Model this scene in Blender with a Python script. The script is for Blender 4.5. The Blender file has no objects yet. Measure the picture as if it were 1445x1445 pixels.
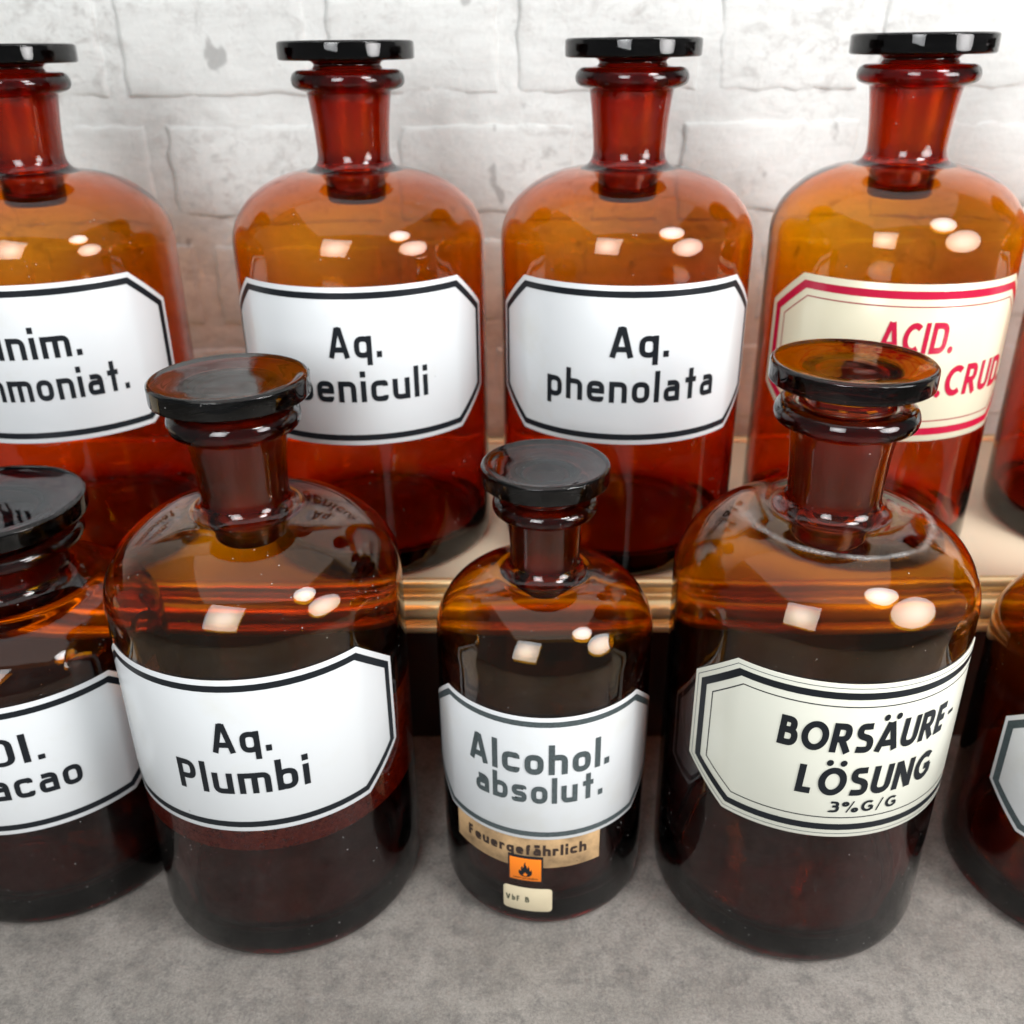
import bpy, bmesh, math, random
from mathutils import Vector, Matrix, noise

S = 0.4            # one layout unit (the camera's height above the table) in metres
PI = math.pi
random.seed(7)
scene = bpy.context.scene
COL = scene.collection

# ------------------------------------------------------------------ camera
cam_d = bpy.data.cameras.new('camera')
cam = bpy.data.objects.new('camera', cam_d)
COL.objects.link(cam)
cam.matrix_world = (Matrix.Translation((0, 0, 1.0 * S)) @ Matrix.Rotation(math.radians(90 - 26.008), 4, 'X')
                    @ Matrix.Rotation(math.radians(-0.594), 4, 'Z'))
cam_d.sensor_width = 36
cam_d.lens = 36 * 1345.9 / 1445
cam_d.clip_start = 0.01
cam_d.clip_end = 50
cam_d.dof.use_dof = True
cam_d.dof.focus_distance = 0.39
cam_d.dof.aperture_fstop = 8.5
scene.camera = cam

# ------------------------------------------------------------------ room light
world = bpy.data.worlds.new('World')
scene.world = world
world.use_nodes = True
bg = world.node_tree.nodes['Background']
bg.inputs[0].default_value = (0.93, 0.97, 1.0, 1)
bg.inputs[1].default_value = 0.20

scene.view_settings.view_transform = 'Standard'
scene.view_settings.look = 'None'
scene.view_settings.exposure = -0.14
scene.view_settings.gamma = 1.0

cy = scene.cycles
cy.max_bounces = 28
cy.transmission_bounces = 26
cy.glossy_bounces = 12
cy.diffuse_bounces = 4
cy.transparent_max_bounces = 12
cy.volume_bounces = 0
cy.caustics_reflective = True
cy.caustics_refractive = True
cy.blur_glossy = 0.3
cy.sample_clamp_indirect = 6.0
cy.use_denoising = True
scene.render.film_transparent = False


def lamp(name, loc, aim, shape, sx, sy, power, col, up=None):
    d = bpy.data.lights.new(name, 'AREA')
    d.shape = shape
    d.size = sx * S
    if shape in ('RECTANGLE', 'ELLIPSE'):
        d.size_y = sy * S
    d.energy = power
    d.color = col
    # diffuser brighter in its middle than at its rim
    d.use_nodes = True
    nt = d.node_tree
    em = nt.nodes['Emission']
    ge = nt.nodes.new('ShaderNodeNewGeometry')
    su = nt.nodes.new('ShaderNodeVectorMath'); su.operation = 'DISTANCE'
    su.inputs[1].default_value = (0.5, 0.5, 0)
    nt.links.new(ge.outputs['Parametric'], su.inputs[0])
    mr = nt.nodes.new('ShaderNodeMapRange')
    mr.interpolation_type = 'SMOOTHSTEP'
    mr.inputs['From Min'].default_value = 0.05
    mr.inputs['From Max'].default_value = 0.55
    mr.inputs['To Min'].default_value = 1.7
    mr.inputs['To Max'].default_value = 0.75
    nt.links.new(su.outputs['Value'], mr.inputs['Value'])
    nt.links.new(mr.outputs[0], em.inputs['Strength'])
    o = bpy.data.objects.new(name, d)
    COL.objects.link(o)
    loc = Vector(loc) * S
    aim = Vector(aim) * S
    z = (loc - aim).normalized()
    x = Vector(up) if up else Vector((0, 0, 1)).cross(z)
    x = (x - z * x.dot(z)).normalized()
    y = z.cross(x)
    m = Matrix((x, y, z)).transposed().to_4x4()
    m.translation = loc
    o.matrix_world = m
    return o


# window-shaped softbox up left, two round lamps up right
lamp('softbox_lamp', (-0.80, -1.10, 1.62), (-0.50, 0.13, 1.05), 'RECTANGLE', 1.05, 1.42, 7.2, (0.97, 0.985, 1.0), up=(0.99, -0.28, -0.09))
lamp('round_lamp', (1.27, -0.02, 2.06), (0.3, 1.15, 0.5), 'DISK', 0.74, 0.74, 3.6, (1.0, 0.985, 0.98))
lamp('round_lamp', (1.62, 0.02, 1.13), (0.3, 1.15, 0.45), 'DISK', 0.98, 0.98, 4.2, (1.0, 0.98, 0.975))

# light bounced back by the pale ceiling of the room
cl = bpy.data.lights.new('ceiling_bounce', 'AREA')
cl.shape = 'RECTANGLE'; cl.size = 4.6 * S; cl.size_y = 4.0 * S; cl.energy = 9.0; cl.color = (1.0, 0.99, 0.97)
clo = bpy.data.objects.new('ceiling_bounce', cl); COL.objects.link(clo)
clo.location = (0.1 * S, 0.2 * S, 3.7 * S)

# ------------------------------------------------------------------ materials


def mat(name):
    m = bpy.data.materials.new(name)
    m.use_nodes = True
    nt = m.node_tree
    for n in list(nt.nodes):
        nt.nodes.remove(n)
    out = nt.nodes.new('ShaderNodeOutputMaterial')
    return m, nt, out


def N(nt, typ, **kw):
    n = nt.nodes.new(typ)
    for k, v in kw.items():
        if k.startswith('i_'):
            n.inputs[k[2:].replace('_', ' ')].default_value = v
        else:
            setattr(n, k, v)
    return n


def ramp(nt, fac, stops):
    r = nt.nodes.new('ShaderNodeValToRGB')
    e = r.color_ramp.elements
    while len(e) < len(stops):
        e.new(0.5)
    for k, (p, c) in enumerate(stops):
        e[k].position = p
        e[k].color = (c, c, c, 1) if not isinstance(c, tuple) else (*c, 1)
    nt.links.new(fac, r.inputs[0])
    return r


def coords(nt):
    return N(nt, 'ShaderNodeTexCoord').outputs['Object']


def noise_tex(nt, vec, scale, detail=4, rough=0.55, dist=0.0):
    n = N(nt, 'ShaderNodeTexNoise')
    n.inputs['Scale'].default_value = scale
    n.inputs['Detail'].default_value = detail
    n.inputs['Roughness'].default_value = rough
    n.inputs['Distortion'].default_value = dist
    nt.links.new(vec, n.inputs['Vector'])
    return n


def mapping(nt, vec, scale=(1, 1, 1), loc=(0, 0, 0)):
    m = N(nt, 'ShaderNodeMapping')
    m.inputs['Scale'].default_value = scale
    m.inputs['Location'].default_value = loc
    nt.links.new(vec, m.inputs['Vector'])
    return m.outputs[0]


def mixc(nt, fac, a, b, mode='MIX'):
    m = N(nt, 'ShaderNodeMix', data_type='RGBA', blend_type=mode)
    for sock, v in ((m.inputs[0], fac), (m.inputs[6], a), (m.inputs[7], b)):
        if hasattr(v, 'is_linked') or hasattr(v, 'links'):
            nt.links.new(v, sock)
        elif isinstance(v, tuple):
            sock.default_value = (*v, 1)
        else:
            sock.default_value = v
    return m.outputs[2]


def amber(name, absorb, residue=False, chalk=0.0, chalk_z=0.2, chalk_r=0.045, scatter=None):
    """amber glass: colour comes from absorption inside the glass, per metre of path"""
    m, nt, out = mat(name)
    L = nt.links
    g = N(nt, 'ShaderNodeBsdfGlass')
    g.inputs['IOR'].default_value = 1.5
    g.inputs['Color'].default_value = (1, 1, 1, 1)
    co = coords(nt)
    if True:
        # the ground joint of neck and plug is frosted (face attribute 'ground')
        at = N(nt, 'ShaderNodeAttribute', attribute_name='ground')
        gm = N(nt, 'ShaderNodeMath', operation='MULTIPLY')
        gm.inputs[1].default_value = 0.30
        L.new(at.outputs['Fac'], gm.inputs[0])
        L.new(gm.outputs[0], g.inputs['Roughness'])
        # hand-blown waviness
        oi = N(nt, 'ShaderNodeObjectInfo')
        off = N(nt, 'ShaderNodeVectorMath', operation='MULTIPLY_ADD')
        off.inputs[1].default_value = (7.0, 3.0, 5.0)
        L.new(oi.outputs['Random'], off.inputs[0])
        L.new(co, off.inputs[2])
        own = off.outputs[0]
        nn = noise_tex(nt, mapping(nt, own, (1, 1, 0.6)), 22, 2, 0.5)
        b = N(nt, 'ShaderNodeBump', i_Strength=1.0, i_Distance=0.0009)
        L.new(nn.outputs[0], b.inputs['Height'])
        L.new(b.outputs[0], g.inputs['Normal'])
        # dust specks and faint dry smears
        vo = N(nt, 'ShaderNodeTexVoronoi', i_Scale=260.0)
        L.new(own, vo.inputs['Vector'])
        spot = ramp(nt, vo.outputs['Distance'], [(0.0, 1.0), (0.05, 0.8), (0.085, 0.0)])
        gate = noise_tex(nt, own, 55, 2)
        gr = ramp(nt, gate.outputs[0], [(0.54, 0.0), (0.62, 0.8)])
        mul = N(nt, 'ShaderNodeMath', operation='MULTIPLY')
        L.new(spot.outputs[0], mul.inputs[0])
        L.new(gr.outputs[0], mul.inputs[1])
        mask = mul.outputs[0]
        sm = noise_tex(nt, mapping(nt, own, (20, 20, 55)), 1.6, 8, 0.78, 0.2)
        smr = ramp(nt, sm.outputs[0], [(0.50, 0.0), (0.78, 0.012)])
        mx = N(nt, 'ShaderNodeMath', operation='MAXIMUM')
        L.new(mask, mx.inputs[0])
        L.new(smr.outputs[0], mx.inputs[1])
        mask = mx.outputs[0]
        if residue:
            sp = N(nt, 'ShaderNodeSeparateXYZ')
            L.new(co, sp.inputs[0])
            def mt(op, a, b=None):
                k = N(nt, 'ShaderNodeMath', operation=op)
                for i_, v in enumerate((a, b)):
                    if v is None: continue
                    if isinstance(v, (int, float)): k.inputs[i_].default_value = v
                    else: L.new(v, k.inputs[i_])
                return k.outputs[0]
            rr = mt('SQRT', mt('ADD', mt('MULTIPLY', sp.outputs[0], sp.outputs[0]), mt('MULTIPLY', sp.outputs[1], sp.outputs[1])))
            inside = mt('MULTIPLY', mt('LESS_THAN', rr, 0.0672), mt('GREATER_THAN', rr, 0.055))
            bd = mt('MULTIPLY', mt('GREATER_THAN', sp.outputs[2], 0.176 * S), mt('LESS_THAN', sp.outputs[2], 0.312 * S))
            grain = ramp(nt, noise_tex(nt, co, 330, 6, 0.8).outputs[0], [(0.32, 0.25), (0.60, 0.75)])
            bd = mt('MULTIPLY', bd, mt('LESS_THAN', sp.outputs[1], 0.012))
            rmask = mt('MULTIPLY', mt('MULTIPLY', inside, bd), grain.outputs[0])
        if chalk:
            sep = N(nt, 'ShaderNodeSeparateXYZ')
            L.new(co, sep.inputs[0])
            def mth(op, a, b=None, c=None):
                k = N(nt, 'ShaderNodeMath', operation=op)
                for i_, v in enumerate((a, b, c)):
                    if v is None: continue
                    if isinstance(v, (int, float)): k.inputs[i_].default_value = v
                    else: L.new(v, k.inputs[i_])
                return k.outputs[0]
            xx = mth('ADD', sep.outputs[0], -0.002)
            yy = mth('ADD', sep.outputs[1], 0.001)
            rad = mth('SQRT', mth('ADD', mth('MULTIPLY', xx, xx), mth('MULTIPLY', yy, yy)))
            wob = noise_tex(nt, co, 30, 3)
            rad = mth('ADD', rad, mth('MULTIPLY', mth('ADD', wob.outputs[0], -0.5), 0.006))
            d = mth('ABSOLUTE', mth('ADD', rad, -chalk_r))
            ang = mth('ARCTAN2', sep.outputs[0], mth('MULTIPLY', sep.outputs[1], -1.0))
            front = ramp(nt, mth('ADD', mth('MULTIPLY', ang, 1 / (2 * PI)), 0.5),
                         [(0.20, 0.0), (0.27, 1.0), (0.76, 1.0), (0.82, 0.0)])
            wid = ramp(nt, mth('ADD', mth('MULTIPLY', ang, 1 / (2 * PI)), 0.5),
                       [(0.22, 0.0070), (0.33, 0.0018), (0.58, 0.0014), (0.72, 0.0030), (0.80, 0.0016)])
            band = mth('SUBTRACT', 1.0, mth('DIVIDE', d, wid.outputs[0]))
            band = mth('MAXIMUM', band, 0.0)
            gr2 = noise_tex(nt, mapping(nt, co, (1, 1, 1)), 1100, 6, 0.85)
            gr3 = ramp(nt, gr2.outputs[0], [(0.40, 0.1), (0.66, 1.0)])
            low = ramp(nt, noise_tex(nt, co, 75, 3).outputs[0], [(0.36, 0.25), (0.58, 1.0)])
            cm = mth('MULTIPLY', mth('MULTIPLY', band, front.outputs[0]), mth('ADD', mth('MULTIPLY', gr3.outputs[0], 0.9), 0.08))
            cm = mth('MULTIPLY', cm, mth('GREATER_THAN', sep.outputs[2], chalk_z))
            cm = mth('MINIMUM', mth('MULTIPLY', mth('MULTIPLY', cm, low.outputs[0]), 0.6), 0.42)
            k = N(nt, 'ShaderNodeMath', operation='MAXIMUM')
            L.new(mask, k.inputs[0]); L.new(cm, k.inputs[1])
            mask = k.outputs[0]
        df = N(nt, 'ShaderNodeBsdfDiffuse')
        df.inputs[0].default_value = (0.75, 0.74, 0.72, 1)
        mix = N(nt, 'ShaderNodeMixShader')
        L.new(mask, mix.inputs[0])
        L.new(g.outputs[0], mix.inputs[1])
        L.new(df.outputs[0], mix.inputs[2])
        surf = mix.outputs[0]
        if residue:
            rd = N(nt, 'ShaderNodeBsdfDiffuse')
            rd.inputs[0].default_value = (0.55, 0.36, 0.22, 1)
            m2 = N(nt, 'ShaderNodeMixShader')
            L.new(rmask, m2.inputs[0]); L.new(surf, m2.inputs[1]); L.new(rd.outputs[0], m2.inputs[2])
            surf = m2.outputs[0]
        L.new(surf, out.inputs['Surface'])
    va = N(nt, 'ShaderNodeVolumeAbsorption')
    top = max(absorb) * 1.02
    va.inputs['Density'].default_value = top
    va.inputs['Color'].default_value = (*[1 - a / top for a in absorb], 1)
    L.new(va.outputs[0], out.inputs['Volume'])
    return m


AB_BACK = (84.0, 490.0, 2600.0)
AB_FRONT = (108.0, 352.0, 2300.0)
GLASS_BACK = amber('amber_glass', AB_BACK)
GLASS_ACID = amber('amber_glass_light', (56.0, 385.0, 2300.0))
GLASS_FRONT = amber('amber_glass_dark', AB_FRONT)
GLASS_CHALK = amber('amber_glass_chalky', AB_FRONT, chalk=1.0, chalk_z=0.195, chalk_r=0.0405)
STOPPER_DARK = amber('amber_glass_rim', (125.0, 420.0, 1900.0))
GLASS_RESIDUE = amber('amber_glass_residue', AB_FRONT, residue=True)
STOPPER_LIGHT = amber('amber_glass_stopper', (75.0, 270.0, 1300.0))


def enamel(name, col, rough=0.26, mottle=0.06, warm=(0.9, 0.86, 0.76)):
    m, nt, out = mat(name)
    p = N(nt, 'ShaderNodeBsdfPrincipled')
    co = coords(nt)
    n1 = noise_tex(nt, co, 28, 5, 0.6)
    r1 = ramp(nt, n1.outputs[0], [(0.52, 0.0), (0.80, mottle * 10)])
    c = mixc(nt, r1.outputs[0], tuple(col), tuple(a * b for a, b in zip(col, warm)))
    vo = N(nt, 'ShaderNodeTexVoronoi', i_Scale=55.0)
    nt.links.new(co, vo.inputs['Vector'])
    sp = ramp(nt, vo.outputs['Distance'], [(0.0, 1.0), (0.025, 0.7), (0.045, 0.0)])
    ga = ramp(nt, noise_tex(nt, co, 19, 2).outputs[0], [(0.58, 0.0), (0.62, 1.0)])
    mm = N(nt, 'ShaderNodeMath', operation='MULTIPLY')
    nt.links.new(sp.outputs[0], mm.inputs[0]); nt.links.new(ga.outputs[0], mm.inputs[1])
    c = mixc(nt, mm.outputs[0], c, tuple(a * 0.45 for a in col))
    nt.links.new(c, p.inputs['Base Color'])
    p.inputs['Roughness'].default_value = rough
    b = N(nt, 'ShaderNodeBump', i_Strength=0.6, i_Distance=0.0003)
    nt.links.new(noise_tex(nt, co, 45, 2).outputs[0], b.inputs['Height'])
    nt.links.new(b.outputs[0], p.inputs['Normal'])
    nt.links.new(p.outputs[0], out.inputs[0])
    return m


def plain(name, col, rough=0.3, metallic=0.0, var=0.0, vscale=200, bump=0.0, bscale=200, spec=0.5):
    m, nt, out = mat(name)
    p = N(nt, 'ShaderNodeBsdfPrincipled')
    p.inputs['Roughness'].default_value = rough
    p.inputs['Metallic'].default_value = metallic
    p.inputs['Specular IOR Level'].default_value = spec
    co = coords(nt)
    if var:
        n1 = noise_tex(nt, co, vscale, 5, 0.65)
        r1 = ramp(nt, n1.outputs[0], [(0.35, 0.0), (0.70, 1.0)])
        c = mixc(nt, r1.outputs[0], tuple(col), tuple(a * (1 - var) for a in col))
        nt.links.new(c, p.inputs['Base Color'])
    else:
        p.inputs['Base Color'].default_value = (*col, 1)
    if bump:
        b = N(nt, 'ShaderNodeBump', i_Strength=0.6, i_Distance=bump)
        nt.links.new(noise_tex(nt, co, bscale, 4).outputs[0], b.inputs['Height'])
        nt.links.new(b.outputs[0], p.inputs['Normal'])
    nt.links.new(p.outputs[0], out.inputs[0])
    return m


WHITE_EN = enamel('white_enamel', (0.725, 0.755, 0.77))
CREAM_EN = enamel('cream_enamel', (0.76, 0.72, 0.54), rough=0.2, mottle=0.02)
IVORY_EN = enamel('ivory_enamel', (0.76, 0.77, 0.67), rough=0.2, mottle=0.02)
BLACK_PR = plain('black_print', (0.010, 0.013, 0.017), 0.38, spec=0.25)
GREY_PR = plain('grey_print', (0.085, 0.112, 0.118), 0.4, var=0.5, vscale=900)
RED_PR = plain('red_print', (0.52, 0.010, 0.05), 0.22)
REDTHIN = plain('red_hairline', (0.36, 0.035, 0.045), 0.25)
TAN_PAPER = plain('tan_paper', (0.62, 0.40, 0.20), 0.7, var=0.6, vscale=75, bump=0.00006, bscale=500)
ORANGE_PR = plain('orange_print', (0.95, 0.23, 0.008), 0.45)
IVORY_PAPER = plain('ivory_paper', (0.72, 0.62, 0.42), 0.6, var=0.08, vscale=90)
STAMP = plain('green_black_stamp', (0.04, 0.06, 0.035), 0.6, var=0.5, vscale=1500)
BROWN_INK = plain('brown_black_ink', (0.045, 0.025, 0.018), 0.6, var=0.5, vscale=1200)

# gold moulding
GOLD = plain('gold_leaf', (1.0, 0.78, 0.44), 0.33, 0.6, var=0.15, vscale=60, bump=0.00008, bscale=260)
PANEL = plain('cream_lacquer', (0.84, 0.71, 0.52), 0.28, 0.0, var=0.07, vscale=9, bump=0.00004, bscale=300)
RISER = plain('dark_brown_wood', (0.040, 0.018, 0.012), 0.30, var=0.4, vscale=20, bump=0.0002, bscale=60)


def brick_paint(name):
    m, nt, out = mat(name)
    p = N(nt, 'ShaderNodeBsdfPrincipled')
    co = N(nt, 'ShaderNodeNewGeometry').outputs['Position']
    big = noise_tex(nt, co, 13, 5, 0.6, 0.5)
    r1 = ramp(nt, big.outputs[0], [(0.47, 0.12), (0.60, 0.75), (0.72, 1.0)])
    mid = noise_tex(nt, mapping(nt, co, (1, 1, 1.5)), 60, 10, 0.78, 0.5)
    r2 = ramp(nt, mid.outputs[0], [(0.50, 0.0), (0.555, 0.5), (0.64, 1.0)])
    mul = N(nt, 'ShaderNodeMath', operation='MULTIPLY')
    nt.links.new(r1.outputs[0], mul.inputs[0]); nt.links.new(r2.outputs[0], mul.inputs[1])
    c = mixc(nt, mul.outputs[0], (0.77, 0.785, 0.765), (0.48, 0.47, 0.45))
    spot = ramp(nt, noise_tex(nt, mapping(nt, co, (1, 1, 0.7), (2, 0, 7)), 38, 3, 0.5, 0.3).outputs[0], [(0.66, 0.0), (0.70, 0.75)])
    c = mixc(nt, spot.outputs[0], c, (0.36, 0.36, 0.35))
    streak = noise_tex(nt, mapping(nt, co, (35, 35, 190)), 1.0, 6, 0.75, 0.5)
    r3 = ramp(nt, streak.outputs[0], [(0.42, 0.0), (0.72, 0.30)])
    c = mixc(nt, r3.outputs[0], c, (0.50, 0.50, 0.48))
    nt.links.new(c, p.inputs['Base Color'])
    p.inputs['Roughness'].default_value = 0.7
    b = N(nt, 'ShaderNodeBump', i_Strength=0.9, i_Distance=0.0016)
    nt.links.new(noise_tex(nt, co, 95, 8, 0.74, 0.4).outputs[0], b.inputs['Height'])
    nt.links.new(b.outputs[0], p.inputs['Normal'])
    nt.links.new(p.outputs[0], out.inputs[0])
    return m


PAINT = brick_paint('whitewashed_brick')


def stone():
    m, nt, out = mat('grey_mottled_laminate')
    p = N(nt, 'ShaderNodeBsdfPrincipled')
    co = N(nt, 'ShaderNodeNewGeometry').outputs['Position']
    big = ramp(nt, noise_tex(nt, co, 16, 8, 0.72, 0.1).outputs[0], [(0.38, 0.0), (0.62, 1.0)])
    c = mixc(nt, big.outputs[0], (0.215, 0.199, 0.178), (0.31, 0.289, 0.261))
    blot = ramp(nt, noise_tex(nt, co, 85, 10, 0.82, 0.1).outputs[0], [(0.47, 0.0), (0.63, 0.62)])
    c = mixc(nt, blot.outputs[0], c, (0.10, 0.097, 0.093))
    lite = ramp(nt, noise_tex(nt, mapping(nt, co, (1, 1, 1), (3, 5, 1)), 75, 9, 0.8, 0.1).outputs[0], [(0.55, 0.0), (0.72, 0.35)])
    c = mixc(nt, lite.outputs[0], c, (0.40, 0.38, 0.36))
    grit = ramp(nt, noise_tex(nt, mapping(nt, co, (1, 1, 1), (9, 2, 4)), 300, 5, 0.8).outputs[0], [(0.60, 0.0), (0.68, 0.75)])
    c = mixc(nt, grit.outputs[0], c, (0.11, 0.10, 0.092))
    fine = ramp(nt, noise_tex(nt, co, 620, 8, 0.95).outputs[0], [(0.36, 0.50), (0.66, 1.42)])
    c = mixc(nt, 1.0, c, fine.outputs[0], 'MULTIPLY')
    nt.links.new(c, p.inputs['Base Color'])
    p.inputs['Roughness'].default_value = 0.55
    b = N(nt, 'ShaderNodeBump', i_Strength=0.5, i_Distance=0.00025)
    nt.links.new(noise_tex(nt, co, 420, 5, 0.7).outputs[0], b.inputs['Height'])
    nt.links.new(b.outputs[0], p.inputs['Normal'])
    nt.links.new(p.outputs[0], out.inputs[0])
    return m


STONE = stone()

# ------------------------------------------------------------------ helpers


def link(name, verts, faces, mats, parent=None, smooth=True, fmat=None):
    me = bpy.data.meshes.new(name)
    me.from_pydata([tuple(c * S for c in v) for v in verts], [], faces)
    for m in (mats if isinstance(mats, (list, tuple)) else [mats]):
        me.materials.append(m)
    if fmat:
        for k, p in enumerate(me.polygons):
            p.material_index = fmat[k]
    if smooth:
        for p in me.polygons:
            p.use_smooth = True
    me.update()
    o = bpy.data.objects.new(name, me)
    COL.objects.link(o)
    if parent:
        o.parent = parent
    return o


def thing(name, label, cat, loc=(0, 0, 0), rz=0.0, group=None):
    o = bpy.data.objects.new(name, None)
    o.empty_display_size = 0.02
    COL.objects.link(o)
    o.location = [c * S for c in loc]
    o.rotation_euler = (0, 0, rz)
    o['label'] = label
    o['category'] = cat
    if group:
        o['group'] = group
    return o


def lathe(profiles, n=96):
    """profiles: list of (points, mat flags); a point with r = 0 is a pole"""
    V, F, M = [], [], []
    for pts, flags in profiles:
        rings = []
        for r, z in pts:
            if r < 1e-6:
                V.append((0, 0, z)); rings.append([len(V) - 1])
            else:
                b = len(V)
                for k in range(n):
                    a = 2 * PI * k / n
                    V.append((r * math.cos(a), r * math.sin(a), z))
                rings.append(list(range(b, b + n)))
        for i in range(len(rings) - 1):
            A, B = rings[i], rings[i + 1]
            for k in range(n):
                k2 = (k + 1) % n
                if len(A) == 1:
                    F.append((A[0], B[k2], B[k]))
                elif len(B) == 1:
                    F.append((A[k], A[k2], B[0]))
                else:
                    F.append((A[k], A[k2], B[k2], B[k]))
                M.append(flags[i])
    return V, F, M


def smooth_pts(ctrl, sub=6):
    """Catmull-Rom through control points"""
    out = []
    n = len(ctrl)
    for i in range(n - 1):
        p0 = ctrl[max(i - 1, 0)]; p1 = ctrl[i]; p2 = ctrl[i + 1]; p3 = ctrl[min(i + 2, n - 1)]
        for k in range(sub):
            t = k / sub
            out.append(tuple(0.5 * ((2 * b) + (-a + c) * t + (2 * a - 5 * b + 4 * c - d) * t * t + (-a + 3 * b - 3 * c + d) * t ** 3)
                             for a, b, c, d in zip(p0, p1, p2, p3)))
    out.append(ctrl[-1])
    return out


def bottle_profile(P):
    R, z0, h, rn0, rn1, l0, l1, rl, wall = (P[k] for k in ('R', 'z0', 'h', 'rn0', 'rn1', 'l0', 'l1', 'rl', 'wall'))
    zt = z0 + h
    pts = [(0, 0.010), (R * 0.55, 0.009)]
    pts += smooth_pts([(R * 0.80, 0.005), (R * 0.885, 0.0004), (R * 0.93, 0.0012), (R * 0.968, 0.006), (R * 0.99, 0.014), (R, 0.027)], 5)
    for k in range(1, 9):
        pts.append((R, 0.027 + (z0 - 0.027) * k / 8))
    re = rn0 + 0.0035
    steps = 30
    for k in range(1, steps + 1):
        t = PI / 2 * k / steps
        r = re + (R - re) * math.cos(t)
        if r < rn0 + P.get('fil', 0.018):
            break
        pts.append((r, z0 + h * math.sin(t)))
    rr, zz = pts[-1]
    a, b, c = (rr, zz), (rn0 + 0.001, zt - 0.001), (rn0, zt + 0.020)
    for k in range(1, 11):
        t = k / 10
        pts.append(tuple((1 - t) ** 2 * x + 2 * t * (1 - t) * y + t * t * w for x, y, w in zip(a, b, c)))
    zn = l0 - 0.004
    for k in range(1, 7):
        t = k / 6
        pts.append((rn0 + (rn1 - rn0) * (0.35 * t + 0.65 * t * t), zt + 0.020 + (zn - zt - 0.020) * t))
    lh = l1 - l0
    rm = rn1 + (rl - rn1) * 0.45
    pts += smooth_pts([(rn1 + 0.001, l0 - 0.001), (rm, l0 + lh * 0.04), (rl - 0.0025, l0 + lh * 0.2), (rl, l0 + lh * 0.5),
                       (rl - 0.0022, l0 + lh * 0.82), (rl - 0.008, l1), (rn1 + 0.001, l1 + 0.0005)], 4)
    flags = [0] * (len(pts) - 1)
    ri1 = P['rp'] + 0.0007
    ri0 = P['rp0'] + 0.0007
    inner = [(ri1 + 0.002, l1 - 0.0003), (ri1, l1 - 0.003)]
    gl = [(ri1 + (ri0 - ri1) * k / 6, l1 - 0.003 + (zt + 0.008 - l1 + 0.003) * k / 6) for k in range(1, 7)]
    pts += inner + gl
    flags += [0] * len(inner) + [1] * len(gl)
    Ri, hi, ei = R - wall, h - wall * 0.9, ri0 + 0.002
    inn = []
    for k in range(1, steps + 1):
        t = PI / 2 * k / steps
        r = ei + (Ri - ei) * math.cos(t)
        if r < ri0 + P.get('fil', 0.018) - 0.003:
            break
        inn.append((r, z0 + hi * math.sin(t)))
    a, b, c = gl[-1], (ri0 + 0.0005, z0 + hi), inn[-1]
    for k in range(1, 8):
        t = k / 8
        pts.append(tuple((1 - t) ** 2 * x + 2 * t * (1 - t) * y + t * t * w for x, y, w in zip(a, b, c)))
        flags.append(0)
    inn = inn[::-1]
    inn += [(Ri - P['thick'] * k / 8, z0 + (0.060 - z0) * k / 8) for k in range(0, 9)]
    inn += smooth_pts([(Ri - P['thick'], 0.060), (Ri - P['thick'] - 0.003, 0.043), (Ri - P['thick'] - 0.014, 0.033), (Ri * 0.75, 0.030), (Ri * 0.4, 0.035), (0, 0.038)], 4)[1:]
    pts += inn
    flags += [0] * len(inn)
    # drop doubles
    out, fl = [pts[0]], []
    for k in range(1, len(pts)):
        if math.hypot(pts[k][0] - out[-1][0], pts[k][1] - out[-1][1]) > 1e-5:
            out.append(pts[k]); fl.append(flags[k - 1])
    return out, fl


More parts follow.
